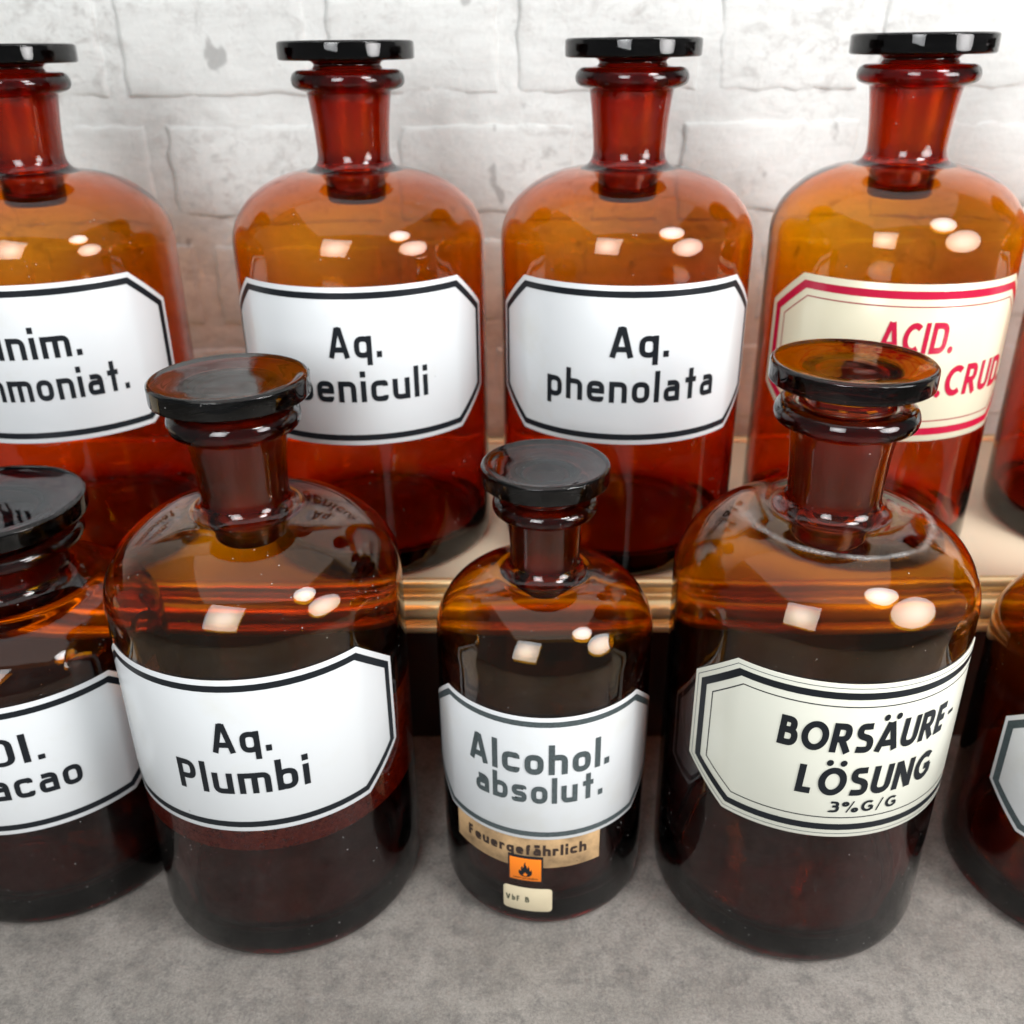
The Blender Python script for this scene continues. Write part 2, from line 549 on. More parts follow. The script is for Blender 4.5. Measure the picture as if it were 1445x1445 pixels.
def stopper_profile(P):
    rs, d0, d1, rp, rp0, l1 = (P[k] for k in ('rs', 'd0', 'd1', 'rp', 'rp0', 'l1'))
    zt = P['z0'] + P['h']
    b = (d1 - d0)
    pts = [(0, d1 - 0.0012), (rs * 0.10, d1 - 0.0013), (rs * 0.3, d1 - 0.0020), (rs * 0.6, d1 - 0.0016), (rs * 0.82, d1 - 0.0010), (rs * 0.90, d1 - 0.0006)]
    pts += smooth_pts([(rs * 0.935, d1), (rs * 0.965, d1 - 0.0002), (rs * 0.99, d1 - 0.0016), (rs, d1 - 0.0042), (rs, d0 + 0.0045), (rs * 0.992, d0 + 0.0014),
                       (rs * 0.965, d0)], 4)
    rk = rp * 0.93
    pts += [(rs * 0.8, d0 - 0.0001), (rk + 0.010, d0 - 0.0002)]
    pts += smooth_pts([(rk + 0.006, d0 - 0.0006), (rk + 0.001, d0 - 0.003), (rk, d0 - 0.006), (rp - 0.0006, l1 + 0.001)], 4)
    flags = [0] * (len(pts) - 1)
    zb = zt + 0.010
    zlow = zt - P['plug']
    for k in range(0, 8):
        t = k / 7
        pts.append((rp + (rp0 - rp) * t, l1 - 0.003 + (zb - l1 + 0.003) * t)); flags.append(1)
    low = smooth_pts([(rp0 - 0.0004, zb - 0.003), (rp0 - 0.0012, zlow + 0.010), (rp0 - 0.003, zlow + 0.003), (rp0 - 0.008, zlow), (rp0 * 0.5, zlow - 0.001), (0, zlow)], 3)
    pts += low; flags += [0] * len(low)
    # closed hollow inside the plug (profile order reversed so it faces inwards)
    w = 0.0075
    hol = [(0, zlow + 0.012), (rp0 * 0.5, zlow + 0.011), (rp0 - w - 0.004, zlow + 0.012), (rp0 - w, zlow + 0.018)]
    hol += [(rp0 - w + (rp - rp0) * k / 4, zlow + 0.018 + (d0 - 0.022 - zlow - 0.018) * k / 4) for k in range(1, 5)]
    hol += [(rp - w - 0.004, d0 - 0.012), (rp * 0.4, d0 - 0.008), (0, d0 - 0.007)]
    return (pts[::-1], flags[::-1]), (hol[::-1], [0] * (len(hol) - 1))


# ------------------------------------------------------------------ labels on the cylinder
def cyl(R, s, z):
    a = s / R
    return (R * math.sin(a), -R * math.cos(a), z)


def on(Rbase, d, s, z):
    a = s / Rbase
    return ((Rbase + d) * math.sin(a), -(Rbase + d) * math.cos(a), z)


def octagon(w, c, h, sl, sh):
    """flat outline: half width w at the sides, half width c at top and bottom, side corners at sl and sh"""
    return [(-c, 0), (c, 0), (w, sl), (w, sh), (c, h), (-c, h), (-w, sh), (-w, sl)]


def inset(poly, d):
    n = len(poly)
    lines = []
    for k in range(n):
        (x0, y0), (x1, y1) = poly[k], poly[(k + 1) % n]
        L = math.hypot(x1 - x0, y1 - y0)
        nx, ny = -(y1 - y0) / L, (x1 - x0) / L
        lines.append((nx, ny, nx * x0 + ny * y0 + d))
    out = []
    for k in range(n):
        a, b = lines[k - 1], lines[k]
        det = a[0] * b[1] - a[1] * b[0]
        out.append(((a[2] * b[1] - a[1] * b[2]) / det, (a[0] * b[2] - a[2] * b[0]) / det))
    return out


def resample(poly, counts):
    out = []
    n = len(poly)
    for k in range(n):
        (x0, y0), (x1, y1) = poly[k], poly[(k + 1) % n]
        for j in range(counts[k]):
            t = j / counts[k]
            out.append((x0 + (x1 - x0) * t, y0 + (y1 - y0) * t))
    return out


def shift(poly, s, z):
    return [(x + s, y + z) for x, y in poly]


def plate(name, R, poly, d0, d1, material, parent, n=48, bev=0.0008):
    """a curved plate with thickness over a convex outline (flat s,z coordinates)"""
    def zr(P, s):
        lo, hi = 1e9, -1e9
        m = len(P)
        for k in range(m):
            (x0, y0), (x1, y1) = P[k], P[(k + 1) % m]
            if min(x0, x1) - 1e-9 <= s <= max(x0, x1) + 1e-9:
                if abs(x1 - x0) < 1e-9:
                    for y in (y0, y1):
                        lo, hi = min(lo, y), max(hi, y)
                else:
                    y = y0 + (y1 - y0) * (s - x0) / (x1 - x0)
                    lo, hi = min(lo, y), max(hi, y)
        return lo, hi
    top = inset(poly, bev)
    def cuts(P):
        xs = sorted(set(round(x, 6) for x, _ in P))
        res = []
        for a, b in zip(xs, xs[1:]):
            k = max(1, int(round((b - a) / (xs[-1] - xs[0]) * n)))
            res += [a + (b - a) * j / k for j in range(k)]
        return res + [xs[-1]]
    s0, s1 = cuts(poly), cuts(top)
    lo_x, hi_x = min(p[0] for p in top) + 1e-6, max(p[0] for p in top) - 1e-6
    s1 = [min(max(x, lo_x), hi_x) for x in s0]
    lo_x, hi_x = min(p[0] for p in poly) + 1e-6, max(p[0] for p in poly) - 1e-6
    s0 = [min(max(x, lo_x), hi_x) for x in s0]
    V, F = [], []
    rows = []
    for a, b in zip(s0, s1):
        l0, h0 = zr(poly, a)
        l1, h1 = zr(top, b)
        k = len(V)
        V += [on(R, d0, a, l0), on(R, d1 - bev * 0.5, a, l0), on(R, d1, b, l1), on(R, d1, b, h1), on(R, d1 - bev * 0.5, a, h0), on(R, d0, a, h0)]
        rows.append(k)
    for a, b in zip(rows, rows[1:]):
        for j in range(5):
            F.append((a + j, b + j, b + j + 1, a + j + 1))
        F.append((a + 5, b + 5, b, a))
    a = rows[0]; F.append(tuple(a + j for j in range(6)))
    b = rows[-1]; F.append(tuple(b + j for j in reversed(range(6))))
    o = link(name, V, F, material, parent, smooth=True)
    o.data.set_sharp_from_angle(angle=math.radians(30))
    return o


def band(name, R, d, pa, pb, material, parent):
    cnt = [24, 6, 4, 6, 24, 6, 4, 6]
    A, B = resample(pa, cnt), resample(pb, cnt)
    n = len(A)
    V = [on(R, d, *p) for p in A] + [on(R, d, *p) for p in B]
    F = [(k, (k + 1) % n, n + (k + 1) % n, n + k) for k in range(n)]
    return link(name, V, F, material, parent)


# ------------------------------------------------------------------ stroke lettering
def rnd(pts, r=0.18, closed=False, n=6):
    """polyline with rounded corners"""
    out = []
    m = len(pts)
    rng = range(m) if closed else range(1, m - 1)
    if not closed:
        out.append(pts[0])
    for k in rng:
        p0, p1, p2 = pts[k - 1], pts[k], pts[(k + 1) % m]
        a = (p0[0] - p1[0], p0[1] - p1[1]); b = (p2[0] - p1[0], p2[1] - p1[1])
        la, lb = math.hypot(*a), math.hypot(*b)
        rr = min(r, la * 0.5, lb * 0.5)
        q0 = (p1[0] + a[0] / la * rr, p1[1] + a[1] / la * rr)
        q2 = (p1[0] + b[0] / lb * rr, p1[1] + b[1] / lb * rr)
        for j in range(n + 1):
            t = j / n
            out.append(tuple((1 - t) ** 2 * x + 2 * t * (1 - t) * y * 0.5 * 1.0 + 2 * t * (1 - t) * y * 0.5 + t * t * z for x, y, z in zip(q0, p1, q2)))
    if not closed:
        out.append(pts[-1])
    else:
        out.append(out[0])
    return out


def ell(cx, cy_, rx, ry, a0=0, a1=360, n=28):
    return [(cx + rx * math.cos(math.radians(a0 + (a1 - a0) * k / n)), cy_ + ry * math.sin(math.radians(a0 + (a1 - a0) * k / n))) for k in range(n + 1)]


def glyphs(w, round_caps=False):
    h = w / 2
    X, T = 0.70 - h, 1.0 - h      # centre lines of x-height and cap height
    b = 0.42                      # bowl width between centre lines
    dot = lambda x, y: [(x, y - h * 1.15), (x, y + h * 1.15)]
    G = {}
    def g(ch, adv, *paths):
        G[ch] = (adv, paths)
    bowl = rnd([(0, h), (b, h), (b, X), (0, X)], 0.2, True)
    g('.', 0, dot(0, h * 1.15))
    g('-', 0.26, [(0, 0.42), (0.26, 0.42)])
    g('i', 0, [(0, 0), (0, 0.70)], dot(0, 0.92))
    g('l', 0, [(0, 0), (0, 1.04)])
    g('n', b, [(0, 0), (0, 0.70)], rnd([(0, X), (b, X), (b, 0)], 0.17))
    g('m', b * 1.75, [(0, 0), (0, 0.70)], rnd([(0, X), (b * 1.75, X), (b * 1.75, 0)], 0.15), [(b * 0.875, 0), (b * 0.875, X)])
    g('h', b, [(0, 0), (0, 1.04)], rnd([(0, X), (b, X), (b, 0)], 0.17))
    g('u', b, rnd([(0, 0.70), (0, h), (b, h)], 0.17), [(b, 0), (b, 0.70)])
    g('r', b * 0.62, [(0, 0), (0, 0.70)], rnd([(0, X), (b * 0.62, X), (b * 0.62, X - 0.13)], 0.12))
    g('o', b, bowl)
    g('c', b * 0.95, rnd([(b * 0.95, 0.50), (b * 0.95, X), (0, X), (0, h), (b * 0.95, h), (b * 0.95, 0.2)], 0.18))
    g('e', b, rnd([(0, 0.37), (b, 0.37), (b, X), (0, X), (0, h), (b * 0.95, h), (b * 0.95, 0.17)], 0.17)[0:1] + rnd([(0, 0.37), (b - 0.001, 0.37)], 0.01)[1:],
      rnd([(b, 0.37 - h), (b, X), (0, X), (0, h), (b * 0.95, h), (b * 0.95, 0.19)], 0.18))
    g('a', b * 0.95, rnd([(0.03, X), (b * 0.95, X), (b * 0.95, 0)], 0.17), rnd([(b * 0.95, 0.41), (0, 0.41), (0, h), (b * 0.95, h)], 0.13))
    g('ä', b * 0.95, *G['a'][1], dot(b * 0.22, 0.90), dot(b * 0.74, 0.90))
    g('b', b, [(0, 0), (0, 1.04)], bowl)
    g('p', b, [(0, -0.24), (0, 0.70)], bowl)
    g('q', b, [(b, -0.24), (b, 0.70)], bowl)
    g('g', b, [(b, -0.16), (b, 0.70)], bowl, rnd([(b, -0.12), (b, -0.22), (0.02, -0.22)], 0.10))
    g('d', b, [(b, 0), (b, 1.04)], bowl)
    g('z', b * 0.9, [(0, X), (b * 0.9, X)], [(b * 0.88, X), (0.02, h)], [(0, h), (b * 0.9, h)])
    g('ü', b, *G['u'][1], dot(b * 0.25, 0.90), dot(b * 0.75, 0.90))
    g('t', 0.34, [(0.17, 0), (0.17, 1.02)], [(-0.04, 0.64), (0.38, 0.64)])
    g('f', 0.26, rnd([(0.08, 0), (0.08, T), (0.30, T)], 0.14), [(-0.05, X), (0.27, X)])
    g('s', b * 0.9, rnd([(b * 0.88, 0.54), (b * 0.88, X), (0, X), (0, 0.36), (b * 0.9, 0.34), (b * 0.9, h), (0, h), (0, 0.16)], 0.15))
    g('A', 0.56, [(0, 0), (0.25, T + h * 0.6)], [(0.56, 0), (0.31, T + h * 0.6)], [(0.10, 0.27), (0.46, 0.27)], [(0.22, T), (0.34, T)])
    g('L', 0.38, [(0, 0), (0, 1)], [(0, h), (0.38, h)])
    g('F', 0.38, [(0, 0), (0, 1)], [(0, T), (0.38, T)], [(0, 0.50), (0.34, 0.50)])
    g('P', 0.42, [(0, 0), (0, 1)], rnd([(0, T), (0.42, T), (0.42, 0.44), (0, 0.44)], 0.2))
    g('O', 0.46, rnd([(0, h), (0.46, h), (0.46, T), (0, T)], 0.23, True))
    g('C', 0.44, rnd([(0.44, 0.70), (0.44, T), (0, T), (0, h), (0.44, h), (0.44, 0.3)], 0.22))
    if round_caps:
        tl = 0.0
        g('A', 0.60, [(-0.02, 0), (0.27, 1.0)], [(0.62, 0), (0.33, 1.0)], [(0.08, 0.27), (0.52, 0.27)])
        g('Ä', 0.60, [(-0.02, 0), (0.27, 0.97)], [(0.62, 0), (0.33, 0.97)], [(0.08, 0.27), (0.52, 0.27)], ell(0.08, 1.14, 0.055, 0.055, n=10), ell(0.52, 1.14, 0.055, 0.055, n=10))
        g('B', 0.42, [(0, 0), (0, 1)], rnd([(0, T), (0.34, T), (0.34, 0.54), (0, 0.54)], 0.2), rnd([(0, 0.535), (0.42, 0.535), (0.42, h), (0, h)], 0.23))
        g('O', 0.66, ell(0.33, 0.5, 0.33, 0.5 - h, n=36))
        g('Ö', 0.66, ell(0.33, 0.5, 0.33, 0.5 - h, n=36), ell(0.12, 1.15, 0.055, 0.055, n=10), ell(0.54, 1.15, 0.055, 0.055, n=10))
        g('R', 0.46, [(0, 0), (0, 1)], rnd([(0, T), (0.40, T), (0.40, 0.46), (0, 0.46)], 0.24), [(0.20, 0.48), (0.48, 0)])
        g('S', 0.42, rnd([(0.40, 0.90), (0.30, T), (0.02, T), (0.0, 0.60), (0.42, 0.46), (0.42, h), (0.10, h), (-0.02, 0.12)], 0.2, n=8))
        g('U', 0.48, rnd([(0, 1), (0, h), (0.48, h), (0.48, 1)], 0.26, n=10))
        g('E', 0.34, [(0, 0), (0, 1)], [(0, T), (0.36, T)], [(0, 0.51), (0.33, 0.51)], [(0, h), (0.36, h)])
        g('L', 0.34, [(0, 0), (0, 1)], [(0, h), (0.36, h)])
        g('N', 0.52, [(0, 0), (0, 1)], [(0.52, 0), (0.52, 1)], [(0.02, 0.97), (0.50, 0.03)])
        g('G', 0.58, ell(0.33, 0.5, 0.33, 0.5 - h, 48, 318, 30), [(0.58, 0.16), (0.58, 0.48)], [(0.34, 0.46), (0.60, 0.46)])
        g('C', 0.52, ell(0.33, 0.5, 0.33, 0.5 - h, 50, 310, 28))
        g('I', 0, [(0, 0), (0, 1)])
        g('D', 0.52, [(0, 0), (0, 1)], rnd([(0, T), (0.52, T), (0.52, h), (0, h)], 0.34, n=10))
        g('-', 0.26, [(0, 0.46), (0.34, 0.46)])
        g('.', 0, ell(0, h * 1.1, h * 0.6, h * 0.6, n=10))
        g('3', 0.44, rnd([(0.02, T), (0.42, T), (0.42, 0.55), (0.14, 0.54)], 0.2), rnd([(0.14, 0.54), (0.46, 0.54), (0.46, h), (0.02, h), (0.0, 0.14)], 0.2))
        g('%', 0.86, ell(0.12, 0.76, 0.13, 0.13, n=16), ell(0.74, 0.20, 0.13, 0.13, n=16), [(0.26, 0.0), (0.60, 1.0)])
        g('/', 0.30, [(0, -0.05), (0.30, 1.05)])
        g('V', 0.5, [(0, 1), (0.25, 0)], [(0.5, 1), (0.25, 0)])
    return G


def text_mesh(name, R, d, runs, material, parent):
    """runs: (text, s_left, s_right, baseline z, cap height, stroke width/cap, gap, style, slant)"""
    V, F = [], []
    layer = 0
    for (txt, sl, sr, z, cap, w, gap, style, slant) in runs:
        G = glyphs(w, style)
        adv = 0
        pos = []
        for ch in txt:
            if ch == ' ':
                adv += 0.4; pos.append(None); continue
            a = G[ch][0]
            pos.append(adv + w / 2)
            adv += a + w + gap
        total = adv - gap
        sx = (sr - sl) / (total * cap)
        for ch, p in zip(txt, pos):
            if p is None: continue
            thin = w
            for path in G[ch][1]:
                lw = w * (0.45 if (ch == '/' or (ch == '%' and len(path) == 2)) else 1.0)
                if ch == '-' and style: lw = 0.12
                if len(path) == 11:
                    lw = abs(path[0][0] - path[5][0])
                # resample long segments so they follow the glass
                pp = [path[0]]
                for q in path[1:]:
                    L = math.hypot(q[0] - pp[-1][0], q[1] - pp[-1][1])
                    if L < 1e-6: continue
                    k = 1 if len(path) == 11 else max(1, int(L / 0.12))
                    a0 = pp[-1]
                    pp += [(a0[0] + (q[0] - a0[0]) * j / k, a0[1] + (q[1] - a0[1]) * j / k) for j in range(1, k + 1)]
                closed = len(path) > 4 and math.hypot(path[0][0] - path[-1][0], path[0][1] - path[-1][1]) < 1e-5
                m = len(pp)
                dd = d + layer * 0.00002
                layer = (layer + 1) % 7
                base = len(V)
                for k in range(m):
                    if closed:
                        a0, a1 = pp[(k - 1) % (m - 1)], pp[(k + 1) % (m - 1)]
                    else:
                        a0, a1 = pp[max(k - 1, 0)], pp[min(k + 1, m - 1)]
                    tx, ty = a1[0] - a0[0], a1[1] - a0[1]
                    tl = math.hypot(tx, ty) or 1
                    nx, ny = -ty / tl, tx / tl
                    for sg in (1, -1):
                        gx = pp[k][0] + nx * lw / 2 * sg
                        gy = pp[k][1] + ny * lw / 2 * sg
                        V.append(on(R, dd, sl + (p + gx) * cap * sx + slant * gy * cap, z + gy * cap))
                for k in range(m - 1):
                    F.append((base + 2 * k, base + 2 * k + 1, base + 2 * k + 3, base + 2 * k + 2))
    return link(name, V, F, material, parent)


# ------------------------------------------------------------------ setting
def box(name, x0, x1, y0, y1, z0, z1, m, parent=None, bev=0.0):
    bm = bmesh.new()
    bmesh.ops.create_cube(bm, size=1)
    for v in bm.verts:
        v.co = Vector(((x0 + x1) / 2 + v.co.x * (x1 - x0), (y0 + y1) / 2 + v.co.y * (y1 - y0), (z0 + z1) / 2 + v.co.z * (z1 - z0))) * S
    if bev:
        bmesh.ops.bevel(bm, geom=bm.edges[:], offset=bev * S, segments=2, affect='EDGES')
    me = bpy.data.meshes.new(name); bm.to_mesh(me); bm.free()
    me.materials.append(m)
    o = bpy.data.objects.new(name, me); COL.objects.link(o)
    if parent: o.parent = parent
    return o


WALL_Y = 1.70
table = box('table_top', -3.2, 3.2, -1.0, WALL_Y + 0.1, -0.08, 0.0, STONE, None, 0.004)
table['kind'] = 'structure'

wall = thing('brick_wall', 'whitewashed brick wall with worn grey patches behind the bottles', 'wall', (0, WALL_Y, 0))
box('wall_core', -3.2, 3.2, 0.03, 0.16, 0.0, 2.6, PAINT, wall)


def mortar_sheet():
    nx, nz = 420, 190
    V, F = [], []
    for j in range(nz + 1):
        for i in range(nx + 1):
            x, z = -2.3 + 4.6 * i / nx, 0.0 + 2.3 * j / nz
            y = 0.0022 + 0.0045 * noise.noise(Vector((x * 9, z * 13, 1.5))) + 0.0035 * noise.noise(Vector((x * 34, z * 46, 4.2))) + 0.0012 * noise.noise(Vector((x * 110, z * 130, 9.0)))
            V.append((x, y, z))
    for j in range(nz):
        for i in range(nx):
            a = j * (nx + 1) + i
            F.append((a, a + 1, a + nx + 2, a + nx + 1))
    return link('mortar', V, F, PAINT, wall)


mortar_sheet()


def brick_mesh(w, h, seed):
    """a worn painted brick face with ragged edges; samples bunch towards the edges"""
    def cuts(L, n):
        e = [0, 0.003, 0.007, 0.013]
        return e + [0.013 + (L - 0.026) * k / n for k in range(1, n)] + [L - q for q in e[::-1]]
    us, vs = cuts(w, 16), cuts(h, 8)
    nx, nz = len(us), len(vs)
    V, F = [], []
    for j, v in enumerate(vs):
        for i, u in enumerate(us):
            x, z = u - w / 2, v - h / 2
            e = min(u, w - u, v, h - v)
            rag = noise.noise(Vector((x * 45, z * 45, seed * 5.1)))
            n1 = noise.noise(Vector((x * 30, z * 30, seed * 3.1)))
            n2 = noise.noise(Vector((x * 8, z * 8, seed * 7.7)))
            y = 0.003 - 0.0048 * min(1.0, max(0.0, (e + rag * 0.006) / 0.008) ** 0.6) + n1 * 0.0016 + n2 * 0.0022
            if i in (0, nx - 1) or j in (0, nz - 1):
                y = 0.012
            dx = noise.noise(Vector((z * 40, seed * 1.7, 2))) * 0.006 * (1 - min(1, e / 0.02))
            dz = noise.noise(Vector((x * 32, seed * 2.3, 5))) * 0.006 * (1 - min(1, e / 0.02))
            V.append((x + dx, y, z + dz))
    for j in range(nz - 1):
        for i in range(nx - 1):
            a = j * nx + i
            F.append((a, a + 1, a + nx + 1, a + nx))
    return V, F


rows = []
z = 0.930 - 0.189 * 5
while z < 2.3:
    rows.append(z)
    z += 0.189
# vertical joints of the courses that show (x of the joint centres); others run on by the same rhythm
shown = {5: [-1.27, -0.955, -0.635, -0.305, 0.0, 0.325, 0.585, 0.90, 1.21],
         4: [-1.19, -0.87, -0.585, -0.20, 0.125, 0.275, 0.60, 0.92, 1.24]}
for ri, zb in enumerate(rows):
    if ri in shown:
        xs = shown[ri][:]
    else:
        random.seed(40 + ri)
        off = -1.3 + (0.155 if ri % 2 else 0.0)
        xs = [off + 0.312 * q + random.uniform(-0.02, 0.02) for q in range(9)]
    while xs[0] > -2.2:
        xs.insert(0, xs[0] - 0.31)
    while xs[-1] < 2.2:
        xs.append(xs[-1] + 0.31)
    for a, b in zip(xs, xs[1:]):
        hh = 0.146 + random.uniform(-0.004, 0.004)
        ww = b - a - 0.03
        if zb + hh < 0.02:
            continue
        V, F = brick_mesh(ww, hh, a * 3.3 + ri)
        lo = max(zb, 0.004)
        o = link('brick', V, F, PAINT, wall)
        o.location = ((a + b) / 2 * S, 0, (zb + hh / 2 + (0.02 if zb < 0 else 0)) * S)

# display riser with a gilded moulding
riser = thing('display_riser', 'cream topped riser with gilded moulding under the rear row of bottles', 'shelf', (0, 1.152, 0), math.radians(-0.8))
box('panel', -2.3, 2.3, 0.012, 0.515, 0.250, 0.330, PANEL, riser, 0.0008)
prof = [(0.0125, 0.3295), (0.009, 0.3285), (0.006, 0.3325), (0.001, 0.3340), (-0.004, 0.3315), (-0.0055, 0.3265), (-0.0045, 0.3215), (0.000, 0.3165), (0.0035, 0.3125), (0.004, 0.3075),
        (0.001, 0.3045), (-0.006, 0.3020), (-0.0115, 0.2975), (-0.0145, 0.2900), (-0.0140, 0.2810), (-0.0105, 0.2730), (-0.0060, 0.2670), (-0.0055, 0.2640),
        (-0.0095, 0.2625), (-0.0105, 0.2585), (-0.0095, 0.2530), (-0.0060, 0.2505), (0.0125, 0.2500)]
prof = smooth_pts(prof, 3)


def extrude(name, prof, x0, x1, m, parent, n=2):
    V, F = [], []
    for i in range(n + 1):
        x = x0 + (x1 - x0) * i / n
        V += [(x, y, z) for y, z in prof]
    L = len(prof)
    for i in range(n):
        for j in range(L - 1):
            F.append((i * L + j, (i + 1) * L + j, (i + 1) * L + j + 1, i * L + j + 1))
        F.append((i * L + L - 1, (i + 1) * L + L - 1, (i + 1) * L, i * L))
    F.append(tuple(range(L))[::-1]); F.append(tuple(n * L + j for j in range(L)))
    return link(name, V, F, m, parent)


extrude('front_moulding', prof, -2.3, 2.3, GOLD, riser)
extrude('back_moulding', [(0.516, 0.3295), (0.518, 0.3345), (0.522, 0.3365), (0.530, 0.3365), (0.535, 0.3345), (0.537, 0.3290), (0.537, 0.250), (0.516, 0.250)], -2.3, 2.3, GOLD, riser)
box('carcass', -2.25, 2.25, 0.070, 0.50, 0.001, 0.2495, RISER, riser, 0.002)

# ------------------------------------------------------------------ bottles
BIG = dict(R=0.168, z0=0.437, h=0.091, rn0=0.0465, rn1=0.053, l0=0.622, l1=0.646, rl=0.0715, rs=0.085, d0=0.657, d1=0.679, rp=0.0452, rp0=0.0398, plug=0.040, wall=0.0031)
OCT = dict(w=0.209, c=0.154, h=0.205, sl=0.044, sh=0.160)
OCT_S = dict(w=0.181, c=0.130, h=0.180, sl=0.042, sh=0.136)


def frost(o, M):
    a = o.data.attributes.new('ground', 'FLOAT', 'FACE')
    a.data.foreach_set('value', [float(k) for k in M])
    return o


def bottle(name, label, group, loc, P, glass, turn=0.0, cap=None):
    P = dict(P, thick=0.0055 if group == REAR else 0.014)
    t = thing(name, label, 'bottle', loc, turn, group)
    pts, fl = bottle_profile(P)
    V, F, M = lathe([(pts, fl)])
    frost(link('body', V, F, glass, t), M)
    st = stopper_profile(P)
    V, F, M = lathe(st)
    so = frost(link('stopper', V, F, cap or STOPPER_DARK, t), M)
    so.rotation_euler = (0, 0, random.uniform(0, 6))
    return t


def label_plate(t, P, O, s0, z0, en, bands, d=0.0012):
    R = P['R']
    poly = shift(octagon(**O), s0, z0)
    lab = plate('label', R, poly, 0.0002, d, en, t)
    for (a, b, m, nm) in bands:
        band(nm, R, d + 0.00025, inset(poly, a), inset(poly, b), m, lab)
    return lab


def deg(P, a):
    return math.radians(a) * P['R']


ONE_BAND = [(0.0063, 0.0144, BLACK_PR, 'border')]
REAR = 'large amber apothecary bottles in the rear row'
FRONT = 'amber apothecary bottles in the front row'
dT = 0.00175


def cap_run(P, txt, a0, a1, z, cap, w, gap=0.16, style=False, slant=0.0):
    return (txt, deg(P, a0), deg(P, a1), z, cap, w, gap, style, slant)


ZR = 0.33
# rear row
P = BIG
b = bottle('apothecary_bottle', 'rear amber bottle cut off at the left edge, white label ending in "moniat."', REAR, (-0.631, 1.33, ZR), P, GLASS_BACK)
lab = label_plate(b, P, OCT, deg(P, 4), 0.210, WHITE_EN, ONE_BAND)
text_mesh('lettering', P['R'], dT, [cap_run(P, 'Linim.', -12, 30.5, 0.322, 0.040, 0.176), cap_run(P, 'Ammoniat.', -24.5, 47.5, 0.267, 0.040, 0.176)], BLACK_PR, lab)

b = bottle('apothecary_bottle', 'rear amber bottle with white label lettered Aq. above a word ending in "eniculi"', REAR, (-0.2016, 1.325, ZR), P, GLASS_BACK)
lab = label_plate(b, P, OCT, deg(P, 0.5), 0.205, WHITE_EN, ONE_BAND)
text_mesh('lettering', P['R'], dT, [cap_run(P, 'Aq.', -8.5, 14, 0.322, 0.040, 0.176), cap_run(P, 'Foeniculi', -34, 33.8, 0.264, 0.040, 0.176)], BLACK_PR, lab)

b = bottle('apothecary_bottle', 'rear amber bottle with white label lettered Aq. phenolata', REAR, (0.1567, 1.317, ZR), P, GLASS_BACK)
lab = label_plate(b, P, OCT, deg(P, -2.3), 0.205, WHITE_EN, ONE_BAND)
text_mesh('lettering', P['R'], dT, [cap_run(P, 'Aq.', -11.5, 13.8, 0.321, 0.040, 0.176), cap_run(P, 'phenolata', -40, 38, 0.262, 0.040, 0.176)], BLACK_PR, lab)

PA = dict(BIG); PA['R'] = 0.1625; PA['rs'] = 0.0875; PA['d1'] = 0.681; PA['rn0'] = 0.0495; PA['rn1'] = 0.0565; PA['rl'] = 0.0745; PA['rp'] = 0.0484; PA['rp0'] = 0.0425
b = bottle('apothecary_bottle', 'rear amber bottle with cream label lettered ACID. in red', REAR, (0.5195, 1.325, ZR), PA, GLASS_ACID)
lab = label_plate(b, PA, OCT, deg(PA, -4.0), 0.2, CREAM_EN, [(0.0085, 0.0185, RED_PR, 'border'), (0.027, 0.0286, REDTHIN, 'hairline')])
text_mesh('lettering', PA['R'], dT, [cap_run(PA, 'ACID.', -20, 12.5, 0.318, 0.040, 0.20, 0.13, True, 0.05), cap_run(PA, 'CARBOL.CRUD.', -53, 55, 0.260, 0.041, 0.20, 0.13, True, 0.05)], RED_PR, lab)

b = bottle('apothecary_bottle', 'rear amber bottle of which only a sliver shows at the right edge', REAR, (0.915, 1.33, ZR), P, GLASS_BACK)
label_plate(b, P, OCT, deg(P, 0), 0.205, WHITE_EN, ONE_BAND)

# front row
PC = dict(R=0.170, z0=0.345, h=0.070, fil=0.040, rn0=0.074, rn1=0.077, l0=0.462, l1=0.484, rl=0.100, rs=0.110, d0=0.4985, d1=0.5225, rp=0.0655, rp0=0.060, plug=0.02, wall=0.0056)
b = bottle('wide_neck_jar', 'wide necked amber jar at the left edge, white label ending in "acao"', FRONT, (-0.624, 1.026, 0), PC, GLASS_FRONT)
lab = label_plate(b, PC, OCT_S, deg(PC, 14.0), 0.161, WHITE_EN, ONE_BAND)
text_mesh('lettering', PC['R'], dT, [cap_run(PC, 'Ol.', 7.5, 27.5, 0.262, 0.039, 0.155), cap_run(PC, 'Cacao', -4, 38.5, 0.213, 0.040, 0.17)], BLACK_PR, lab)

PP = dict(BIG)
for k, v in dict(R=0.169, z0=0.444, h=0.093, l0=0.629, l1=0.656, d0=0.6665, d1=0.6895, rn0=0.0485, rn1=0.0545, rp=0.0465, rp0=0.0415).items():
    PP[k] = v
b = bottle('apothecary_bottle', 'front amber bottle with white label lettered Aq. Plumbi', FRONT, (-0.2996, 0.975, 0), PP, GLASS_RESIDUE)
lab = label_plate(b, PP, OCT, deg(PP, -2.5), 0.2125, WHITE_EN, ONE_BAND)
text_mesh('lettering', PP['R'], dT, [cap_run(PP, 'Aq.', -7.8, 13.5, 0.324, 0.040, 0.176), cap_run(PP, 'Plumbi', -24, 25.5, 0.2675, 0.041, 0.176)], BLACK_PR, lab)

